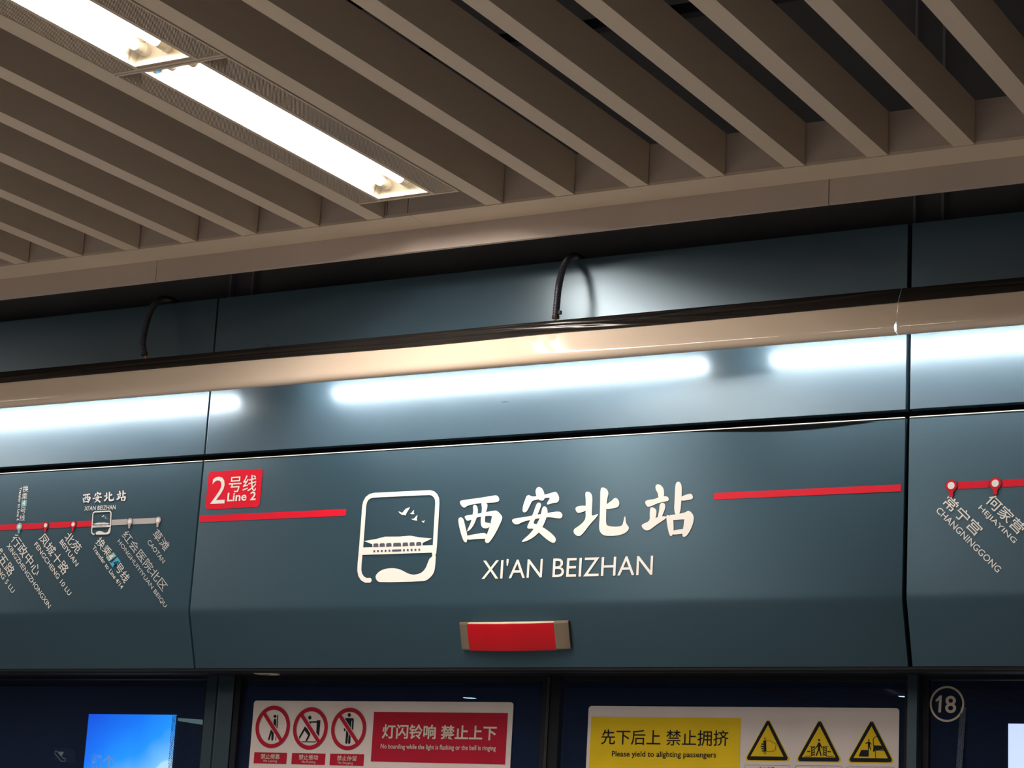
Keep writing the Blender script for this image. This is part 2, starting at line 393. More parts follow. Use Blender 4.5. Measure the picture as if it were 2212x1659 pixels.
for a in range(4):
    q = [chaikin(p, 2) for p in pix(CH[CHS[a]:CHS[a+1]], SP, ZO, ZS)]
    flat('name_character', q, SP, M_white, sgC, 2)
text("XI'AN BEIZHAN", (285, 830), (1741, 790), 162, SP, M_white, sgC, 0, org=ZO, sc=ZS)
# --- emblem: framed hall with birds
LO, LS = (750, 1030), .15072
LF = [(325,1485),(270,1485),(222,1455),(190,1405),(178,1340),(182,1250),(205,1000),(228,700),(248,420),(262,360),(290,310),(335,278),(390,265),(800,245),(1190,227),(1235,240),(1272,275),(1293,320),(1297,380),(1280,680),(1262,980),(1250,1110)]
BLOB = [(1225,1100),(1225,1145),(1185,1170),(1160,1230),(1130,1310),(1080,1370),(1010,1400),(930,1405),(860,1380),(780,1335),(700,1312),(610,1310),(530,1325),(460,1360),(415,1410),(410,1450),(435,1495),(480,1515),(1090,1500),(1150,1480),(1210,1430),(1250,1370),(1265,1290),(1278,1100)]
ROOF = [(245,922),(410,895),(545,860),(760,858),(910,845),(1030,868),(1222,886),(1085,950),(1085,992),(372,1016),(362,966)]
DECK = [(205,1016),(1245,982),(1238,1088),(200,1122)]
WINS = [(380,455),(470,547),(565,643),(665,780),(800,880),(900,975),(995,1070)]
BIRDS = [[(735,498),(765,503),(790,520),(812,495),(840,460),(905,435),(880,480),(855,520),(838,558),(825,548),(790,548),(760,525)],
 [(900,527),(930,515),(940,495),(962,475),(958,515),(968,535),(930,537)], [(918,605),(962,600),(985,570),(1012,548),(1002,600),(1008,632),(960,622)], [(1070,635),(1095,635),(1122,622),(1108,642),(1102,662),(1085,650)]]
def emblem(par, f):                       # f maps emblem crop pixels to plane coordinates
    c = lambda q: [f(*p) for p in q]
    sw = (f(300, 700)-f(242, 700)).length*1.0
    P = stroke(c(LF), sw); P.append(circ(f(325, 1485), sw/2*1.03, 16)); flat('emblem_frame', P, SP, M_white, par, 2)
    flat('emblem_wave', [chaikin(c(BLOB), 1)], SP, M_white, par, 2.3)
    flat('emblem_hall', [c(ROOF), c(DECK)], SP, M_white, par, 2.6)
    Wn = []
    for a, b in WINS:
        y0 = 958-(a-380)*.034; y1 = 1006-(a-380)*.034
        Wn.append(c([(a, y1+4), (a+2, y0+12), (a+12, y0), (b-12, y0-2), (b-2, y0+10), (b, y1)]))
    for x in (395, 448, 503, 557, 612, 820, 875, 930, 985, 1040):
        y = 1068-(x-395)*.034; Wn.append(c([(x-13, y-14), (x+13, y-15), (x+13, y+14), (x-13, y+15)]))
    Wn.append(c([(650, 1046), (782, 1041), (782, 1068), (650, 1073)]))
    flat('emblem_windows', Wn, SP, M_win, par, 3.4)
    for b in BIRDS: flat('emblem_bird', [c(b)], SP, M_white, par, 2)
emblem(sgC, lambda x, y: SP.at(LO[0]+x*LS, LO[1]+y*LS))
# --- line badge and red bars
BO, BS = (400, 980), .17179
bq = pix([[(296, 228), (974, 188), (942, 668), (257, 704)]], SP, BO, BS)[0]
bx = [q.x for q in bq]; x0, x1 = (bq[0].x+bq[3].x)/2, (bq[1].x+bq[2].x)/2; z0, z1 = (bq[3].y+bq[2].y)/2, (bq[0].y+bq[1].y)/2
flat('line_badge', [rrect(x0, z0, x1, z1, .013)], SP, M_red, sgC, 1)
text('2', (334, 463), (514, 455), 333, SP, M_white, sgC, 0, org=BO, sc=BS)
text('号线', (553, 388), (900, 368), 200, SP, M_white, sgC, .004, org=BO, sc=BS)
text('Line 2', (535, 548), (893, 530), 108, SP, M_white, sgC, .02, org=BO, sc=BS)
za = SP.at(600, 1106.5).y; zb = SP.at(600, 1120.5).y
zr = SP.at(1750, 1055.5).y; zr2 = SP.at(1750, 1070).y
xl = gx(xs[1], 1)+.0025
flat('red_line_bar', [rrect(xl, zb, SP.at(748, 1106).x, za, .0025)], SP, M_red, sgC, 1)
flat('red_line_bar', [rrect(SP.at(1543, 1070).x, zr2, gx(xs[2], -1)-.008, zr, .001)], SP, M_red, sgC, 1)
# --- route map, left panel
O1, S1 = (0, 1020), .18083
zA, zB = SP.at(150, 1126.8).y, SP.at(150, 1139.3).y
zc_ = (zA+zB)/2; hb = (zA-zB)/2
def pin(px, py, m, par, R=.0115, r=.0072, dark=M_dred):
    c = SP.at(px, py); c = Vector((c.x, c.y))
    flat('pin_outline', [circ(c, R*1.14, 28), rrect(c.x-R*.42, c.y-R*2.05, c.x+R*.42, c.y, .001)], SP, dark, par, 3)
    flat('station_pin', [circ(c, R, 28), [c+Vector(q)*R for q in ((-.75, -.6), (.75, -.6), (.33, -1.3), (-.33, -1.3))], [c+Vector(q)*R for q in ((-.33, -1.2), (.33, -1.2), (.33, -1.98), (-.33, -1.98))]], SP, m, par, 4)
    flat('pin_centre', [circ(c, r, 24)], SP, M_white, par, 5)
def bar(xa, xb, m, par, z=None, h=None):
    flat('route_line', [[Vector(q) for q in ((xa, z-h), (xb, z-h), (xb, z+h), (xa, z+h))]], SP, m, par, 1)
pp = [SP.at(43, 1137.5).x, SP.at(100, 1135.3).x, SP.at(159.5, 1133).x, SP.at(219, 1130).x, SP.at(281, 1126).x, SP.at(342.5, 1124).x]
e = .0135
bar(gx(xs[0], 1)+.01, pp[0]-e*.8, M_red, sgL, zc_, hb); bar(pp[0]+e*.8, pp[1]-e*.8, M_red, sgL, zc_, hb)
bar(pp[1]+e, pp[2]-e, M_red, sgL, zc_, hb); bar(pp[2]+e, SP.at(198, 1130).x, M_red, sgL, zc_, hb)
bar(SP.at(241, 1127).x, pp[4]-e*.85, M_grey, sgL, zc_, hb*.95); bar(pp[4]+e*.85, pp[5]-e*.85, M_grey, sgL, zc_, hb*.95)
M_dk = M_navyp
pin(43, 1138, M_tealv, sgL, dark=M_tealv); pin(100, 1135.3, M_red, sgL); pin(159.5, 1133, M_red, sgL)
pin(281.5, 1127, M_grey, sgL, dark=M_win); pin(342.5, 1124, M_grey, sgL, dark=M_win)
def t1(s, A, B, h, m=M_white, b=0, k=2, nm='station_name'): text(s, A, B, h, SP, m, sgL, b, k, O1, S1, nm)
t1('行政中心', (163, 768), (466, 1210), 112, b=.002); t1('XINGZHENGZHONGXIN', (98, 864), (598, 1611), 52, b=.006)
t1('凤城十路', (498, 758), (800, 1192), 112, b=.002); t1('FENGCHENG 10 LU', (426, 850), (842, 1460), 52, b=.006)
t1('北苑', (797, 745), (956, 938), 112, b=.002); t1('BEIYUAN', (731, 820), (928, 1110), 52, b=.006)
t1('凤城五路', (-132, 773), (153, 1213), 112, b=.002); t1('FENGCHENG 5 LU', (-220, 859), (167, 1430), 52, b=.006)
for s, x, y in (('换', 310, 200), ('乘', 298, 288), ('号', 280, 458), ('线', 270, 545)): t1(s, (x-32, y+3), (x+32, y-3), 72, b=0, nm='transfer_note')
flat('transfer_box', pix([[(260, 338), (324, 332), (317, 408), (254, 414)]], SP, O1, S1), SP, M_tealv, sgL, 1)
t1('4', (272, 374), (308, 370), 60, k=3, b=.02, nm='transfer_note'); t1('Transfer to Line 4', (254, 178), (215, 577), 32, b=.008, nm='transfer_note')
O2, S2 = (140, 1030), .1808
def t2(s, A, B, h, m=M_white, b=0, k=2, nm='station_name'): text(s, A, B, h, SP, m, sgL, b, k, O2, S2, nm)
t2("XI'AN BEIZHAN", (238, 378), (612, 362), 52, b=.008)
def mapch(p):                             # small copy of the brush name
    x, y = p; return SP.at(O2[0]+(217+(x-80)/2013*518)*S2, O2[1]+(170+(y-120)/2013*558*1.0-(x-80)/2013*8+10)*S2)
for a in range(4):
    flat('name_character', [chaikin([mapch(p) for p in q], 1) for q in CH[CHS[a]:CHS[a+1]]], SP, M_white, sgL, 2)
emblem(sgL, lambda x, y: SP.at(O2[0]+(318+(x-147)/1180*245)*S2, O2[1]+(403+(y-190)/1325*290)*S2))
t2('换乘', (400, 748), (542, 930), 100, b=0, nm='transfer_note'); t2('号线', (630, 1050), (752, 1240), 100, b=.002, nm='transfer_note')
def obox(cx, cyy, wd, hd, d):             # slanted box around a digit
    d = Vector(d).normalized(); n = Vector((d.y, -d.x)); c = Vector((cx, cyy))
    return [tuple(c+d*a*wd/2+n*b*hd/2) for a, b in ((-1, -1), (1, -1), (1, 1), (-1, 1))]
D = (290, 405)
flat('transfer_box', pix([obox(556, 957, 58, 112, D)], SP, O2, S2), SP, M_greenv, sgL, 1)
flat('transfer_box', pix([obox(602, 1020, 66, 118, D)], SP, O2, S2), SP, M_cyan, sgL, 1.2)
t2('4', (540, 935), (572, 980), 80, k=3, b=.01, nm='transfer_note'); t2('14', (583, 990), (622, 1050), 84, M_navyp, k=3, b=0, nm='transfer_note')
t2('Transfer to Line 4/14', (345, 835), (692, 1328), 46, b=.006, nm='transfer_note')
t2('红会医院北区', (714, 668), (1206, 1337), 104, M_greyt, .002); t2('HONGHUIYIYUAN BEIQU', (642, 762), (1210, 1553), 52, M_greyt, .006)
t2('草滩', (1078, 655), (1232, 855), 108, M_greyt, .002); t2('CAOTAN', (1002, 765), (1190, 1018), 52, M_greyt, .006)
# --- right panel
O3, S3 = (1920, 980), .16879
def t3(s, A, B, h): text(s, A, B, h, SP, M_white, sgR, .006, 2, O3, S3, 'station_name')
t3('常宁宫', (734, 577), (1165, 1005), 165); t3('CHANGNINGGONG', (628, 708), (1420, 1498), 84)
t3('何家营', (1282, 562), (1715, 990), 165); t3('HEJIAYING', (1160, 685), (1618, 1135), 84)
pr0 = [SP.at(2055.5, 1049.5), SP.at(2150.7, 1044.6)]
zr = (SP.at(2120, 1038.5).y+SP.at(2120, 1054).y)/2; hr = (SP.at(2120, 1038.5).y-SP.at(2120, 1054).y)/2
bar(pr0[0].x+.0185, pr0[1].x-.0185, M_red, sgR, zr, hr); bar(pr0[1].x+.0185, gx(xs[3], -1)-.01, M_red, sgR, zr, hr)
pin(2055.5, 1049.5, M_red, sgR, .0150, .0098); pin(2150.7, 1044.6, M_red, sgR, .0150, .0098)
# --- vinyl lifting along the top edge of the centre panel
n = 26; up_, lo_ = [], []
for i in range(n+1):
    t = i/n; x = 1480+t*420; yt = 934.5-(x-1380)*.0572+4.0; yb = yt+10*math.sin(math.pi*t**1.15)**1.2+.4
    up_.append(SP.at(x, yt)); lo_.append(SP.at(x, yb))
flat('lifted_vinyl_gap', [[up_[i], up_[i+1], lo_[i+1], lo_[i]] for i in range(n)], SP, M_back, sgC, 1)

# =================================================================== red indicator on the fold-back part
n_lo = Vector((0, -(CZ-.02-BZ), -(BY-(CYY+.0062)))).normalized()
p_lo = Vector((0, CYY+.0062, CZ-.02))
IP = Pl(p_lo, n_lo, .0)
RO, RS = (960, 1310), .14467
ind = empty('indicator_light', onPl(1115, 1404, p_lo, n_lo)); tag(ind, 'red arched indicator light with metal end caps on the centre header panel', 'light')
a, b = IP.at(RO[0]+250*RS, RO[1]+236*RS), IP.at(RO[0]+1870*RS, RO[1]+214*RS)
c = IP.at(RO[0]+290*RS, RO[1]+640*RS)
ua, ub, v0, v1 = a.x, b.x, (a.y+b.y)/2, c.y+.001
def bulge(t): return .008+.021*(1-(2*t-1)**2)**.8 if 0 < t < 1 else .008
def lens(name, t0, t1, m, extra=0, n=14):
    mb = MB(); L_ = []
    for i in range(n+1):
        t = t0+(t1-t0)*i/n; u = ua+(ub-ua)*t; d = bulge(t)+extra
        L_.append([IP.p+IP.u*u+IP.w*v+IP.n*dd for v, dd in ((v0+extra, 0), (v0+extra, d), (v0-.004, d+.0015), (v1+.004, d+.0015), (v1, d), (v1, 0))])
    b0 = len(mb.v)
    for r in L_: mb.v += [tuple(p) for p in r]
    for i in range(n):
        for j in range(6): mb.f.append((i*6+j, i*6+(j+1) % 6, (i+1)*6+(j+1) % 6, (i+1)*6+j))
    mb.f += [tuple(range(6)), tuple(n*6+j for j in range(6))]
    return mb.build(name, m, ind)
lens('end_cap', 0, .084, M_cap, .0015, 4); lens('end_cap', .886, 1, M_cap, .0015, 4)
M_cap2 = mat('cream_housing', (.55, .45, .34), .4, 0, .1, 12)
lens('body', .0845, .8855, M_cap2)
def shell(t0, t1, n=16):
    mb = MB()
    for i in range(n+1):
        t = t0+(t1-t0)*i/n; u = ua+(ub-ua)*t; d = bulge(t)
        mb.v += [tuple(IP.p+IP.u*u+IP.w*v+IP.n*dd) for v, dd in ((v0-.0015, d-.003), (v0-.0015, d+.0012), (v0-.006, d+.0028), (v1+.006, d+.0028), (v1-.0015, d+.0012), (v1-.0015, d-.003))]
    for i in range(n):
        for j in range(5): mb.f.append((i*6+j, i*6+j+1, (i+1)*6+j+1, (i+1)*6+j))
    return mb.build('lens', M_lens, ind, True)
shell(.0845, .8855)

# =================================================================== light trough in front of the wall
def trough(xl, xr, label, jl=None, jr=None):
    r = empty('light_trough', ((xl+xr)/2, 5.4, H+1.5)); tag(r, label, 'light fitting')
    z = lambda v: H+v
    out = [(5.325+(q-1.5272)*.249, z(q)) for q in (1.5883, 1.5697, 1.557, 1.544, 1.535, 1.5272)]+[ (5.3237, z(1.520)), (5.3245, z(1.5125)), (5.3275, z(1.5055)), (5.333, z(1.4998)), (5.340, z(1.4975)), (5.347, z(1.4985))]
    inn = [(y+.0028, zz+.0018) for y, zz in reversed(out)]
    def bow(y, zz):
        t = (zz-z(1.515))/.016; s = (zz-z(1.55))/.05
        return xr+.0012-.0056*max(0, 1-t*t)**.7-.0012*max(0, 1-((zz-z(1.56))/.02)**2)
    MB().sweep(out+inn, xl, xr, True, None, bow if jr else None).build('front_cover', M_cover, r, True)
    MB().sweep([(5.3436, z(1.586)), (5.3692, z(1.632)), (5.372, z(1.6335)), (5.498, z(1.652)), (5.498, z(1.649)), (5.373, z(1.6305)), (5.3462, z(1.586))], xl, xr-(.002 if jr else 0)).build('top_board', M_inner, r)
    # black film over the upper edge, with long shallow folds
    mb = MB(); nx, nz = int((xr-xl)*110), 36; rnd = random.Random(3)
    folds = [(rnd.uniform(xl, xr), rnd.uniform(.25, .7), rnd.uniform(.1, .95), rnd.uniform(-.08, .08), rnd.choice((-1, 1, 1))*rnd.uniform(.0012, .003)) for _ in range(int((xr-xl)*3))]
    folds += [(-3.05, .5, .55, -.10, .0045), (-2.85, .35, .35, -.12, .0045), (-3.25, .4, .6, -.07, -.0035), (-2.7, .32, .6, .10, .0035), (-2.95, .3, .25, -.05, -.003), (-2.62, .3, .45, -.13, .003), (-3.0, .45, .8, -.09, .003)]
    for i in range(nx+1):
        x = xl+(xr-xl)*i/nx
        sag = .0022*math.sin(x*2.1+1)+.0035*math.exp(-((x+3.55)/.35)**2)-.003*math.exp(-((x+3.02)/.18)**2)
        for j in range(nz+1):
            t = j/nz; y = 5.3398+(5.3675-5.3398)*t; zz = 1.5868-sag*(1-t)+(1.6338-1.5868+0)*t+sag*0
            off = .0026
            for fx, fl, ft, fs, fa in folds:
                u = (x-fx)/fl
                if abs(u) < 1: off += fa*(1-u*u)**2*math.exp(-((t-ft-fs*u*4)/.085)**2)*.45
            mb.v.append((x, y-off*.87, z(zz)+off*.5*(1 if 0 < t < 1 else .3)))
    for i in range(nx):
        for j in range(nz):
            b = i*(nz+1)+j; mb.f.append((b, b+nz+1, b+nz+2, b+1))
    o = mb.build('black_film', M_film, r, True); o['label'] = 'wrinkled black plastic film over the top edge'
    return r
tr1 = trough(-6.4, -1.9408, 'long cream light trough with black film crossing in front of the wall panels', jr=True)
tr2 = trough(-1.9392, 1.9, 'short cream light trough beyond the cracked joint at the right edge')
for tr, spans in ((tr1, ((-5.72, -4.337), (-3.953, -2.626), (-2.42, -1.945))), (tr2, ((-1.936, -1.09), (-.9, .4)))):
    for a, b in spans:
        yt, zt = 5.38, H+1.531
        MB().tube([(a, yt, zt), (b, yt, zt)], .0085, 14).build('fluorescent_tube', M_cove, tr, True)
        MB().box(a-.02, b+.02, 5.366, 5.394, zt+.028, zt+.06).build('batten', M_inner, tr)
        for xx in ((a-.012, b+.012) if b not in (-1.945,) and a not in (-1.936,) else ((a-.012,) if a < -2 else (b+.012,))):
            MB().box(xx-.010, xx+.010, 5.368, 5.392, zt-.012, zt+.03).build('lamp_holder', M_inner, tr, bevel=.002)

# =================================================================== conduits
def conduit(pts, label, r=.0108, wires=False):
    P = [Vector(p) for p in pts]; path = []
    for i in range(len(P)-1):             # Catmull-Rom
        p0, p1, p2, p3 = P[max(i-1, 0)], P[i], P[i+1], P[min(i+2, len(P)-1)]
        for k in range(12):
            t = k/12; path.append(.5*((2*p1)+(p2-p0)*t+(2*p0-5*p1+4*p2-p3)*t*t+(3*p1-p0-3*p2+p3)*t**3))
    path.append(P[-1])
    fine = []; step = .0011; acc = 0
    for a, b in zip(path, path[1:]):
        L_ = (b-a).length; k = max(1, int(L_/step))
        fine += [a.lerp(b, j/k) for j in range(k)]
    fine.append(path[-1])
    rr = [r*(1.0 if (i//2) % 2 == 0 else .86) for i in range(len(fine))]
    root = empty('flexible_conduit', P[0]); tag(root, label, 'cable conduit')
    MB().tube(fine, rr, 14).build('corrugated_sleeve', M_cond, root, True)
    t = (P[1]-P[0]).normalized(); q = P[0]+t*.014
    MB().tube([P[0]-t*.002, P[0]+t*.006], r*1.06, 16).build('end_bush', M_rubber, root)
    if wires:
        for s in (-.003, .003): MB().tube([P[0]+t*.004+Vector((s, 0, 0)), P[0]-t*.018+Vector((s*.4+.003, 0, 0))], .0016, 8).build('copper_wire', M_copper, root, True)
    else:
        MB().tube([P[0]+t*.002, P[0]-t*.008], .003, 8).build('cable_core', M_copper, root, True)
        MB().box(q.x+r*.6, q.x+r*1.7, q.y-.005, q.y+.004, q.z-.004, q.z+.007).build('cable_tie', M_rubber, root, bevel=.001)
    return root
Yc = 5.385
conduit([onY(1200, 687, Yc), onY(1203, 655, Yc), onY(1208, 612, 5.39), onY(1219, 573, 5.42), onY(1238, 553, 5.48), onY(1264, 566, 5.56), onY(1290, 600, 5.64)],
        'black corrugated conduit arching from the trough over the brightly lit wall panel')
conduit([onY(312, 766, Yc), onY(309, 742, Yc), onY(315, 705, 5.39), onY(329, 665, 5.42), onY(352, 646, 5.48), onY(382, 655, 5.56), onY(405, 690, 5.64)],
        'black corrugated conduit with bare copper ends over the dark panel at the left', wires=True)

# =================================================================== ceiling luminaires
def luminaire(y0, y1, label, sticker=False):
    xa, xb = -3.4905, -3.1395; z = Zc+.0
    r = empty('ceiling_luminaire', ((xa+xb)/2, (y0+y1)/2, z)); tag(r, label, 'ceiling light')
    ta, tb = -3.402, -3.231; e = .006; ta_y, tb_y = y0+.024, y1-.024
    mb = MB()
    mb.box(xa, xa+e, y0, y1, z-.003, z+.03).box(xb-e, xb, y0, y1, z-.003, z+.03).box(xa+e, xb-e, y0, y0+e*1.4, z-.003, z+.03).box(xa+e, xb-e, y1-e*1.4, y1, z-.003, z+.03)
    mb.build('frame', M_fix, r, bevel=.0008)
    for (s0, s1, nm) in ((xa+e, ta-.012, 0), (tb+.012, xb-e, 1)):
        MB().box(s0, s1, y0+e, y1-e, z+.007, z+.012).build('louver_backing', M_fixd, r)
        mb = MB(); pitch = .0060; k = 1/.7; w = .0032; L_ = s1-s0; y = y0+e
        Ya, Yb = y0+e*1.4, y1-e*1.4
        while y < y1+L_*k:
            # bar runs from (s0, y) to (s1, y-k*L)
            def px(yv): return s0+(y-yv)/k
            qa, qb = max(s0, px(Yb)), min(s1, px(Ya))
            if qb-qa > .001:
                ya_, yb_ = y-(qa-s0)*k, y-(qb-s0)*k
                mb.hexa([(qa, ya_, z-.0005), (qb, yb_, z-.0005), (qb, max(Ya, yb_-w), z-.0005), (qa, max(Ya, ya_-w), z-.0005)],
                        [(qa, ya_, z+.0035), (qb, yb_, z+.0035), (qb, max(Ya, yb_-w), z+.0035), (qa, max(Ya, ya_-w), z+.0035)])
            y += pitch
        o = mb.build('louver', M_fix, r); o['kind'] = 'stuff'
    for s0, s1 in ((ta-.012, ta), (tb, tb+.012)):
        MB().box(s0, s1, y0+e, y1-e, z-.002, z+.02).build('trough_edge', M_fix, r)
    for s0, s1 in ((y0+e, ta_y), (tb_y, y1-e)):
        mb = MB()
        for q in range(3):
            w_ = (s1-s0)/3; mb.box(ta, tb, s0+w_*q+.0008, s0+w_*(q+1)-.0008, z-.001+.002*q, z+.02)
        mb.build('end_rim', M_fix, r)
    # reflector: sloped sides, flat top, open below
    d = .058; sl = .030
    pr = [(ta, z+.004), (ta+sl*.35, z+d*.45), (ta+sl, z+d), (tb-sl, z+d), (tb-sl*.35, z+d*.45), (tb, z+.004)]
    mb = MB()
    for (xA, zA_), (xB, zB_) in zip(pr, pr[1:]): mb.poly([(xA, ta_y, zA_), (xB, ta_y, zB_), (xB, tb_y, zB_), (xA, tb_y, zA_)])
    mb.poly([(x, ta_y, zz) for x, zz in pr]); mb.poly([(x, tb_y, zz) for x, zz in pr])
    mb.build('reflector', M_refl, r)
    MB().poly([(ta+.002, tb_y-.030, z+.006), (ta+sl*.8, tb_y-.052, z+.045), (ta+sl*.8+.003, tb_y-.046, z+.045), (ta+.002, tb_y-.024, z+.006)]).build('reflector_joint', M_fixd, r)
    MB().box(xa+.01, xb-.01, y0+.01, y1-.01, z+d+.002, z+.115).build('housing', M_rod, r)
    for tx in (-3.366, -3.300):
        MB().tube([(tx, y0+.075, z+.033), (tx, y1-.072, z+.033)], .0135, 18).build('fluorescent_tube', M_tube, r, True)
        l = bpy.data.lights.new('tube_light', 'AREA'); l.shape = 'RECTANGLE'; l.size = .024; l.size_y = y1-y0-.15
        l.energy = E_TUBE; l.color = (1, .91, .80); l.spread = math.radians(172)
        o = bpy.data.objects.new('tube_light', l); COL.objects.link(o); o.location = (tx, (y0+y1)/2, z+.0188)
        for a, b in ((ta_y, y0+.0745), (y1-.0715, tb_y)):
            q = b if a == ta_y else a
            MB().tube([(tx, a, z+.033), (tx, b, z+.033)], .0138, 18).build('lamp_cap', M_refl, r, True)
            mid = (a+b)/2 + (.008 if a != ta_y else -.008)
            MB().tube([(tx, mid-.004, z+.033), (tx, mid+.004, z+.033)], .0152, 18).build('lamp_clamp', M_refl, r, True)
    if sticker:
        n_ = Vector((1, 0, -.5)).normalized(); c_ = onPl(341, 150, (ta+.009, 0, z+.022), Vector((1, 0, -.48)))+Vector((.001, 0, -.0005))
        mb = MB(); u_ = Vector((0, 1, 0)); w_ = n_.cross(u_)
        mb.poly([tuple(c_+n_*.002+u_*.0105*math.cos(i*math.pi/12)+w_*.0105*math.sin(i*math.pi/12)) for i in range(24)]).build('blue_dot', M_blue, r)
    return r
L = 1.106
luminaire(3.8975, 5.0025, 'recessed twin-tube ceiling light nearer the wall, with both ends in view', True)
luminaire(3.8930-L, 3.8930, 'recessed twin-tube ceiling light cut by the top left corner')

# =================================================================== below the header: soffit, posts, doors
Yg = 5.80
soff = struct(MB().box(-9, 2.8, 5.565, 5.84, H+.636, H+.70).build('trim_2', M_frame))
MB().box(-9, 2.8, 5.548, 5.566, H+.627, H+.634).build('lip_strip', M_frame, soff)
MB().box(-9, 2.8, 5.640, 5.652, H+.631, H+.636).build('lip_strip', M_rod, soff)
def zplane(px, py, z): return onPl(px, py, (0, 0, z), Vector((0, 0, 1)))
c = zplane(576, 1453.4, H+.6355); a1 = zplane(541, 1451, H+.6355); a2 = zplane(608, 1456.3, H+.6355); rad = (a2-a1).length*.42
sp_ = empty('ceiling_sensor', c); tag(sp_, 'small round beige disc on the underside of the header panel', 'sensor')
mb = MB(); n = 36
ringv = [(c.x+rad*math.cos(2*math.pi*i/n), c.y+rad*math.sin(2*math.pi*i/n)) for i in range(n)]
mb.v = [(x, y, H+.6355) for x, y in ringv]+[(x, y, H+.6315) for x, y in ringv]
mb.f = [(i, (i+1) % n, n+(i+1) % n, n+i) for i in range(n)]+[tuple(range(n)), tuple(range(n, 2*n))]
mb.build('disc', M_num, sp_); MB().box(c.x-rad*.32, c.x+rad*.32, c.y-.003, c.y+.003, H+.6306, H+.6316).build('slot', M_rubber, sp_)

zt_ = H+.640
def post(px0, px1, pym, name, stepx=None):
    x0, x1 = onY(px0, pym, Yg-.035).x, onY(px1, pym, Yg-.035).x
    w = x1-x0
    prof = [(x0, Yg-.012), (x0, Yg-.035), (x0+w*.42, Yg-.038), (x0+w*.45, Yg-.032), (x0+w*.5, Yg-.030), (x1, Yg-.022), (x1, Yg+.03), (x0, Yg+.03)] if stepx else \
           [(x0, Yg+.03), (x0, Yg-.03), (x0+.004, Yg-.035), (x1-.004, Yg-.035), (x1, Yg-.03), (x1, Yg+.03)]
    mb = MB(); n = len(prof); mb.v = [(x, y, 0) for x, y in prof]+[(x, y, zt_) for x, y in prof]
    mb.f = [(i, (i+1) % n, n+(i+1) % n, n+i) for i in range(n)]+[tuple(range(n))[::-1], tuple(range(n, 2*n))]
    return struct(mb.build(name, M_post)), x0, x1
_, pL0, pL1 = post(440, 494, 1560, 'trim_3', True)
_, pR0, pR1 = post(1957, 1983, 1560, 'trim_4')
xm = onY(1183.5, 1550, Yg-.02).x
def leaf(x0, x1, name, wl, wr):
    d = struct(MB().box(x0+.01, x1-.01, Yg+.005, Yg+.02, 0.02, .12).build(name, M_frame))
    MB().box(x0, x0+wl, Yg-.020, Yg+.02, .02, zt_-.004).build('stile', M_frame, d, bevel=.001)
    MB().box(x1-wr, x1, Yg-.020, Yg+.02, .02, zt_-.004).build('stile', M_frame, d, bevel=.001)
    MB().box(x0+wl, x1-wr, Yg-.012, Yg+.02, zt_-.018, zt_-.004).build('top_rail', M_frame, d)
    MB().box(x0+wl, x1-wr, Yg-.0025, Yg+.0025, .1, zt_-.018).build('glass_pane', M_glass, d)
    return d
door1 = leaf(pL1+.004, xm-.004, 'door_1', .022, .020)
door2 = leaf(xm+.004, pR0-.004, 'door_2', .034, .006)
MB().box(xm-.004, xm-.0005, Yg-.026, Yg+.02, .02, zt_-.006).build('rubber_edge', M_rubber, door1)
MB().box(xm+.0005, xm+.004, Yg-.026, Yg+.02, .02, zt_-.006).build('rubber_edge', M_rubber, door2)
def window(x0, x1, name):
    d = struct(MB().box(x0, x1, Yg-.01, Yg+.02, 0, .1).build(name, M_frame))
    MB().box(x0, x1, Yg-.012, Yg+.02, zt_-.014, zt_).build('top_rail', M_frame, d)
    MB().box(x0, x0+.02, Yg-.012, Yg+.02, .1, zt_-.014).build('stile', M_frame, d)
    MB().box(x1-.02, x1, Yg-.012, Yg+.02, .1, zt_-.014).build('stile', M_frame, d)
    MB().box(x0+.02, x1-.02, Yg-.0025, Yg+.0025, .1, zt_-.014).build('glass_pane', M_glass, d)
window(-6.8, pL0-.002, 'window_1'); window(pR1+.002, .44, 'window_2')

# --- notice plates on the door glass
GP = Pl((0, Yg-.0055, H+.4), Vector((0, -1, 0)), .0006)
def plate(tl, tr, label):
    a, b = GP.at(*tl), GP.at(*tr); z1 = (a.y+b.y)/2; z0 = z1-.258
    r = empty('notice_plate', (GP.to3(((a.x+b.x)/2, z0))))
    tag(r, label, 'sign')
    q = rrect(a.x, z0, b.x, z1, .010)
    mb = MB(); n = len(q); f3 = [GP.p+GP.u*c.x+GP.w*c.y for c in q]
    mb.v = [tuple(p) for p in f3]+[(p.x, p.y+.0025, p.z) for p in f3]
    mb.f = [(i, (i+1) % n, n+(i+1) % n, n+i) for i in range(n)]+[tuple(range(n)), tuple(range(n, 2*n))]
    mb.build('plate', M_plate, r); return r, z0, z1
n1, nz0, nz1 = plate((549, 1513.2), (1109.3, 1517), 'white notice plate with red prohibition circles and red warning box, on left door leaf')
A0, AS = (520, 1480), .13562
px1 = lambda x, y: GP.at(A0[0]+x*AS, A0[1]+y*AS)
def rect4(q, f):
    p = [f(*c) for c in q]; x0, x1 = (p[0].x+p[3].x)/2, (p[1].x+p[2].x)/2; z1, z0 = (p[0].y+p[1].y)/2, (p[2].y+p[3].y)/2
    return [Vector(c) for c in ((x0, z0), (x1, z0), (x1, z1), (x0, z1))]
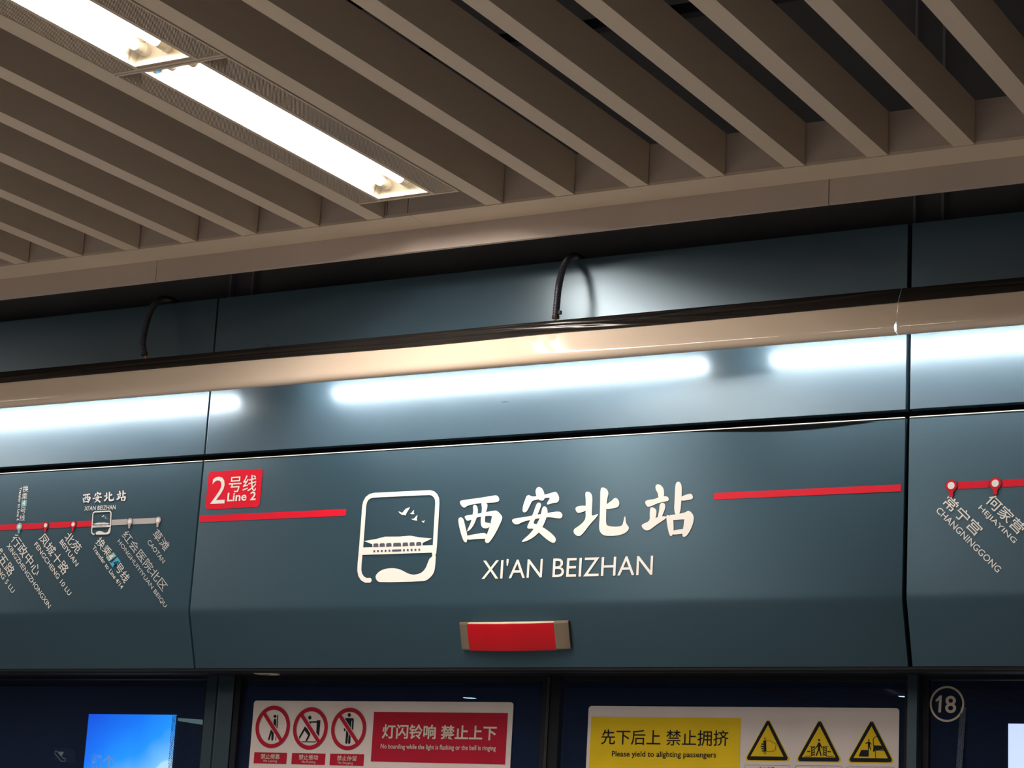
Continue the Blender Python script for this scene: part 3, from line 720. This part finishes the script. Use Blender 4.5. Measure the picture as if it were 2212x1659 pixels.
PIC = {
 0: [circ((548, 497), 24, 18, 24), [(520, 500), (545, 495), (540, 512), (525, 515)], [(583, 478), (597, 478), (585, 690), (572, 680)], [(560, 760), (570, 770), (566, 880), (554, 882)],
     [(530, 545), (550, 535), (568, 548), (566, 620), (556, 665), (540, 640), (520, 612)], [(485, 705), (528, 760), (520, 870), (505, 888), (490, 875), (492, 770), (462, 870), (445, 880), (437, 865), (462, 770)]],
 1: [circ((1102, 518), 31, 18, 25), [(1080, 578), (1215, 575), (1217, 560), (1272, 562), (1250, 815), (1205, 755), (1213, 600), (1125, 600), (1108, 620)],
     [(1025, 655), (1065, 700), (1110, 775), (1108, 800), (1060, 885), (1040, 898), (1035, 878), (1075, 800), (1020, 725), (940, 858), (928, 828)], [(968, 896), (1190, 898), (1188, 878), (1210, 905), (1195, 912), (970, 908)]],
 2: [circ((1730, 476), 30, 18, 25), [(1660, 540), (1672, 524), (1790, 527), (1803, 542), (1792, 722), (1770, 690), (1776, 570), (1766, 570), (1757, 680), (1690, 580)],
     [(1690, 570), (1684, 600), (1662, 560)], [(1648, 680), (1672, 700), (1668, 735), (1655, 738), (1645, 725)], [(1683, 715), (1718, 755), (1702, 925), (1690, 937), (1672, 930), (1668, 915)], [(1725, 760), (1752, 790), (1747, 925), (1735, 937), (1716, 930), (1712, 912)]],
}
for k, (cx, cyy) in enumerate(((513, 665), (1112, 690), (1722, 698))):
    c = px1(cx, cyy); R = (px1(cx, cyy-336)-c).length*1.0
    flat('pictogram', [[px1(*p) for p in q] for q in PIC[k]], GP, M_navyp, n1, 1.5)
    d = Vector((.66, -.75)).normalized(); t = R*.93
    bar_ = stroke([c-d*t, c+d*t], R*.19)
    hal = stroke([c-d*R*.80, c+d*R*.80], R*.25)
    flat('prohibition_halo', hal, GP, M_plate, n1, 2.2)
    flat('prohibition_ring', ring(c, R*.81, R), GP, M_pred, n1, 3)
    flat('prohibition_bar', stroke([c-d*R*.84, c+d*R*.84], R*.19), GP, M_pred, n1, 2.8)
for q in (((220, 1068), (740, 1080), (728, 1260), (205, 1245)), ((820, 1080), (1355, 1090), (1340, 1273), (805, 1258)), ((1428, 1090), (1970, 1102), (1955, 1290), (1415, 1275))):
    flat('caption_box', [rect4(q, px1)], GP, M_pred, n1, 1)
def ta_(s, A, B, h, m=M_ptext, b=0): text(s, A, B, h, GP, m, n1, b, 3, A0, AS)
ta_('禁止倚靠', (325, 1135), (625, 1140), 80, b=.008); ta_('No Leaning', (368, 1210), (583, 1216), 52)
ta_('禁止推动', (932, 1146), (1237, 1152), 82, b=.008); ta_('No Pushing', (977, 1225), (1195, 1231), 52)
ta_('禁止停留', (1540, 1160), (1850, 1167), 82, b=.008); ta_('No Stopping', (1552, 1240), (1792, 1248), 52)
C0, CS = (780, 1480), .15371
px2 = lambda x, y: GP.at(C0[0]+x*CS, C0[1]+y*CS)
flat('warning_box', [rect4(((183, 373), (2065, 395), (2025, 1117), (137, 1073)), px2)], GP, M_pred, n1, 1)
for s, A, B, h, b in (('灯闪铃响', (300, 650), (1055, 660), 205, .022), ('禁止上下', (1125, 664), (1908, 674), 205, .022), ('No boarding while the light is flashing or the bell is ringing', (280, 868), (1897, 896), 88, .012)):
    text(s, A, B, h, GP, M_ptext, n1, b, 3, C0, CS)
n2, _, _ = plate((1271.8, 1525), (1942.6, 1529.4), 'white notice plate with yellow box and triangular warning signs, on right door leaf')
E0, ES = (1240, 1500), .17179
px3 = lambda x, y: GP.at(E0[0]+x*ES, E0[1]+y*ES)
p = rect4(((215, 283), (2098, 295), (2083, 926), (193, 926)), px3); p[0].y = p[1].y = p[0].y-.02
flat('yellow_box', [p], GP, M_yel, n2, 1)
for s, A, B, h, b in (('先下后上', (345, 535), (1090, 545), 190, .006), ('禁止拥挤', (1162, 545), (1945, 552), 196, .004), ('Please yield to alighting passengers', (478, 757), (1788, 770), 92, .012)):
    text(s, A, B, h, GP, M_navyp, n2, b, 2.5, E0, ES)
F0, FS = (1580, 1520), .17179
px4 = lambda x, y: GP.at(F0[0]+x*FS, F0[1]+y*FS)
def tri(ap, bl, br, rr):
    return chaikin([Vector(px4(*ap)), Vector(px4(*br)), Vector(px4(*bl))], 3, rr)
SG = {
 0: [[(418, 425), (423, 425), (423, 470), (418, 470)], [(434, 425), (439, 425), (439, 470), (434, 470)], [(412, 600), (418, 600), (418, 638), (412, 638)], [(430, 600), (436, 600), (436, 638), (430, 638)],
     [(400, 470), (440, 465), (443, 600), (410, 603), (385, 600), (385, 590), (412, 588), (412, 575), (378, 573), (378, 560), (410, 558), (410, 548), (370, 546), (370, 532), (408, 530), (408, 520), (378, 518), (378, 503), (410, 500), (410, 488), (400, 486)]]
    + stroke([(443, 470), (500, 470), (530, 495), (565, 505), (558, 575), (520, 605), (443, 603)], 5),
 1: [circ((1107, 460), 14, 14), [(1095, 490), (1118, 490), (1135, 530), (1152, 560), (1145, 568), (1120, 535), (1120, 580), (1138, 655), (1126, 662), (1104, 590), (1075, 662), (1062, 655), (1090, 580), (1090, 535), (1058, 572), (1052, 562), (1080, 525)],
     [(985, 536), (1055, 536), (1055, 543), (985, 541)], [(1155, 536), (1225, 538), (1225, 544), (1155, 543)], [(920, 660), (1012, 658), (1012, 665), (920, 667)], [(1195, 658), (1290, 662), (1290, 668), (1195, 666)],
     [(955, 595), (985, 595), (985, 590), (1000, 602), (985, 612), (985, 608), (955, 608)], [(1255, 598), (1225, 598), (1225, 592), (1208, 604), (1225, 616), (1225, 612), (1255, 612)]]
    + [[(1008+o_, y), (1048+o_, y-22), (1048+o_, y-8), (1008+o_, y+14)] for o_ in (0,) for y in (560, 590, 620, 648)] + [[(1158, y-22), (1198, y), (1198, y+14), (1158, y-8)] for y in (560, 590, 620, 648)]
    + [[(1005, 540), (1012, 540), (1012, 662), (1005, 662)], [(1044, 540), (1050, 540), (1050, 662), (1044, 662)], [(1154, 540), (1161, 540), (1161, 662), (1154, 662)], [(1194, 540), (1201, 540), (1201, 662), (1194, 662)]],
 2: [circ((1732, 460), 10, 12), [(1725, 478), (1742, 478), (1768, 510), (1762, 518), (1745, 502), (1748, 530), (1758, 582), (1750, 588), (1736, 540), (1732, 582), (1722, 582), (1718, 500), (1690, 506), (1688, 496)],
     [(1635, 583), (1732, 583), (1728, 668), (1602, 665)], [(1790, 525), (1888, 528), (1915, 578), (1820, 585), (1805, 600), (1783, 605)]]
    + stroke([(1788, 530), (1786, 450), (1800, 425), (1835, 415)], 9) + stroke([(1815, 685), (1815, 600), (1828, 588), (1930, 590)], 8),
}
trs = (((463, 180), (163, 722), (742, 727)), ((1112, 187), (805, 735), (1392, 742)), ((1765, 190), (1452, 745), (2052, 750)))
ins = (((463, 268), (243, 662), (657, 667)), ((1112, 280), (890, 673), (1313, 677)), ((1765, 285), (1537, 684), (1971, 689)))
for k in range(3):
    (ax, ay), (bx_, by), (cx_, cyy) = trs[k]
    flat('triangle_border', [tri((ax, ay-6), (bx_-8, by), (cx_+8, cyy), .06)], GP, M_yel, n2, 1)
    flat('warning_triangle', [tri((ax, ay+6), (bx_+14, by-12), (cx_-14, cyy-12), .06)], GP, M_navyp, n2, 2)
    flat('triangle_field', [[px4(*q) for q in ins[k]]], GP, M_yel, n2, 3)
    flat('pictogram', [[px4(*p) for p in q] for q in SG[k]], GP, M_navyp, n2, 4)
for x0, x1, y in ((165, 733, 770), (806, 1390, 780), (1455, 2045, 792)):
    q = [px4(x0, y+95), px4(x0, y+10), px4(x0+10, y), px4(x1-10, y+7), px4(x1, y+17), px4(x1, y+105)]
    flat('caption_outline', stroke(q, .0008), GP, M_navyp, n2, 1)
for s, a, b, y in (('当心夹手', 345, 548, 836), ('当心挤压', 990, 1200, 846)):
    text(s, (a, y), (b, y+2), 88, GP, M_navyp, n2, 0, 2, F0, FS)

# --- door number and dotted strips on the glass
DP = Pl((0, Yg-.0026, H+.4), Vector((0, -1, 0)), .0006)
num = empty('door_number', DP.to3(DP.at(2046, 1558))); tag(num, 'round cream number 18 sticker on the glass right of the post', 'sticker')
N0, NS = (1900, 1420), .14404
c = DP.at(2045.8, 1520.7); R = (DP.at(2045.8, 1482)-c).length
flat('number_ring', ring(c, R*.885, R, 56), DP, M_num, num, 1)
text('8', (984, 706), (1150, 706), 262, DP, M_num, num, .012, 1, N0, NS)
flat('digit', [[DP.at(N0[0]+x*NS, N0[1]+y*NS) for x, y in ((840, 642), (846, 668), (894, 640), (880, 826), (921, 826), (936, 570), (908, 570))]], DP, M_num, num, 1)
def dots(label, path, cols, pitch, r, m):
    P = []; a, b = DP.at(*path[0]), DP.at(*path[1]); n = int((a-b).length/pitch)
    for i in range(n):
        for j in range(cols):
            q = a.lerp(b, i/n)+Vector(((j-(cols-1)/2)*pitch*.9, -pitch/2*(j % 2)))
            rr = r*random.uniform(.8, 1.1)
            if m is M_dot: P += ring(q, rr*.45, rr, 8)
            else: P.append(circ(q, rr, 8))
    r_ = flat('dotted_strip', P, DP, m, None, 1); tag(r_, label, 'glass sticker'); r_['kind'] = 'stuff'
dots('grey dotted strip running down the glass below the number 18', ((2081, 1530), (2074, 1672)), 3, .0062, .0036, M_dot)
dots('dotted strip on the glass along the right side of the blue screen', ((377, 1546), (368, 1672)), 4, .0056, .0021, M_dotd)

# =================================================================== lit things across the tracks
Ya = 7.56
def screen(tl, tr, label, cols, name='advert_screen', w=None):
    a = onY(*tl, Ya); b = onY(*tr, Ya) if tr else a+Vector((w, 0, 0)); z1 = (a.z+b.z)/2; z0 = z1-.62
    r = empty(name, ((a.x+b.x)/2, Ya, z0)); tag(r, label, 'screen')
    MB().box(a.x-.012, b.x+.012, Ya+.004, 7.62, z0-.012, z1+.012).build('casing', M_frame, r)
    m = bpy.data.materials.new('screen_picture'); m.use_nodes = True; N, Lk = nt(m); N.remove(N['Principled BSDF'])
    e_ = N.new('ShaderNodeEmission'); tc = N.new('ShaderNodeTexCoord'); sx = N.new('ShaderNodeSeparateXYZ'); Lk.new(tc.outputs['Generated'], sx.inputs[0])
    mt = N.new('ShaderNodeMath'); mt.operation = 'MULTIPLY_ADD'; mt.inputs[1].default_value = .62; Lk.new(sx.outputs['X'], mt.inputs[0])
    m2 = N.new('ShaderNodeMath'); m2.operation = 'MULTIPLY_ADD'; m2.inputs[1].default_value = -1.1; m2.inputs[2].default_value = 1.02; Lk.new(sx.outputs['Z'], m2.inputs[0]); Lk.new(m2.outputs[0], mt.inputs[2])
    nz = N.new('ShaderNodeTexNoise'); nz.inputs['Scale'].default_value = 2.2; Lk.new(tc.outputs['Generated'], nz.inputs['Vector'])
    m3 = N.new('ShaderNodeMath'); m3.operation = 'MULTIPLY_ADD'; m3.inputs[1].default_value = .35; Lk.new(nz.outputs['Fac'], m3.inputs[0]); Lk.new(mt.outputs[0], m3.inputs[2])
    rp = N.new('ShaderNodeValToRGB'); els = rp.color_ramp.elements
    els[0].position, els[0].color = cols[0][0], (*cols[0][1], 1); els[1].position, els[1].color = cols[-1][0], (*cols[-1][1], 1)
    for p_, c_ in cols[1:-1]: q = els.new(p_); q.color = (*c_, 1)
    Lk.new(m3.outputs[0], rp.inputs[0]); Lk.new(rp.outputs[0], e_.inputs[0]); e_.inputs[1].default_value = 1.5
    Lk.new(e_.outputs[0], N['Material Output'].inputs[0])
    MB().poly([(a.x, Ya, z0), (b.x, Ya, z0), (b.x, Ya, z1), (a.x, Ya, z1)]).build('display', m, r)
    return r
blue = [(.10, (.012, .10, .72)), (.45, (.012, .20, .88)), (.75, (.02, .34, .98)), (.98, (.25, .62, 1)), (1, (.6, .85, 1))]
sc1 = screen((192, 1541.5), (381.5, 1545), 'bright blue advertising screen across the tracks at lower left', blue)
sc2 = screen((2178, 1563), None, 'white backlit advertising screen across the tracks at lower right corner', [(.1, (.75, .78, .95)), (.6, (.85, .88, 1)), (1, (.95, .96, 1))], w=.5)
M_ghost = emis('screen_pale_mark', (.22, .42, .85), 1.0)
AP = Pl((0, Ya-.002, H+.4), Vector((0, -1, 0)), .001)
G0, GS = (0, 1420), .25316
ap = lambda x, y: AP.at(G0[0]+x*GS, G0[1]+y*GS)
flat('arrow_mark', stroke([ap(930, 960), ap(930, 850)], .010)+stroke([ap(880, 892), ap(930, 843), ap(980, 900)], .009), AP, M_ghost, sc1, 1)
text('出口', (782, 905), (858, 912), 190, AP, M_ghost, sc1, 0, 1, G0, GS)
# --- glass reflections of a tube and an escalator sign, added as glowing boxes
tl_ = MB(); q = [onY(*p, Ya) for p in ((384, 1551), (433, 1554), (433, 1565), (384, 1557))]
tl_.hexa([tuple(p) for p in q], [(p.x, 7.62, p.z) for p in q]); o = tl_.build('tube_reflection', M_strip); tag(o, 'small pale green wedge of tube reflection in the glass, right of the blue screen', 'reflection')
es = empty('escalator_sign_reflection', onY(132, 1645, Ya)); tag(es, 'small dim reflection of an escalator pictogram sign in the dark glass left of blue screen', 'sign')
K0, KS = (0, 1500), .09583
kp = lambda x, y: AP.at(K0[0]+x*KS, K0[1]+y*KS)
M_esc = emis('reflected_sign_print', (.15, .145, .11), 1.0); M_esb = emis('reflected_sign_ground', (.003, .006, .010), 1.0)  # glow colours standing in for a platform sign mirrored in the glass
q = [kp(*p) for p in ((1220, 1200), (1480, 1215), (1500, 1520), (1230, 1500))]
mb = MB(); f3 = [AP.to3(p, 0) for p in q]; mb.hexa([tuple(p) for p in f3], [(p.x, 7.62, p.z) for p in f3]); mb.build('reflected_sign_board', M_esb, es)
flat('pictogram', stroke([kp(1250, 1290), kp(1280, 1275), kp(1430, 1440), kp(1480, 1450), kp(1485, 1500), kp(1390, 1515), kp(1240, 1330)], .003, True)+[[kp(1320, 1290), kp(1445, 1295), kp(1390, 1400)]], AP, M_esc, es, 1)

# --- small round downlights over the far side of the platform (seen mirrored in the glass)
for (x, y, lb) in ((-11.85, -8.1, 'small round downlight far along the ceiling, mirrored above the red notice plate'), (-6.9, -7.75, 'small round downlight mirrored beside the right glass post')):
    r = empty('downlight', (x, y, Zc-.01)); tag(r, lb, 'ceiling light')
    mb = MB(); n = 28
    for rr_, z_ in ((.07, Zc-.002), (.085, Zc-.006), (.085, Zc+.01), (.06, Zc+.01)): mb.v += [(x+rr_*math.cos(2*math.pi*i/n), y+rr_*math.sin(2*math.pi*i/n), z_) for i in range(n)]
    for k in range(3): mb.f += [(k*n+i, k*n+(i+1) % n, (k+1)*n+(i+1) % n, (k+1)*n+i) for i in range(n)]
    mb.build('bezel', M_fix, r); MB().poly([(x+.07*math.cos(2*math.pi*i/n), y+.07*math.sin(2*math.pi*i/n), Zc-.003) for i in range(n)]).build('lamp_face', M_spot, r)
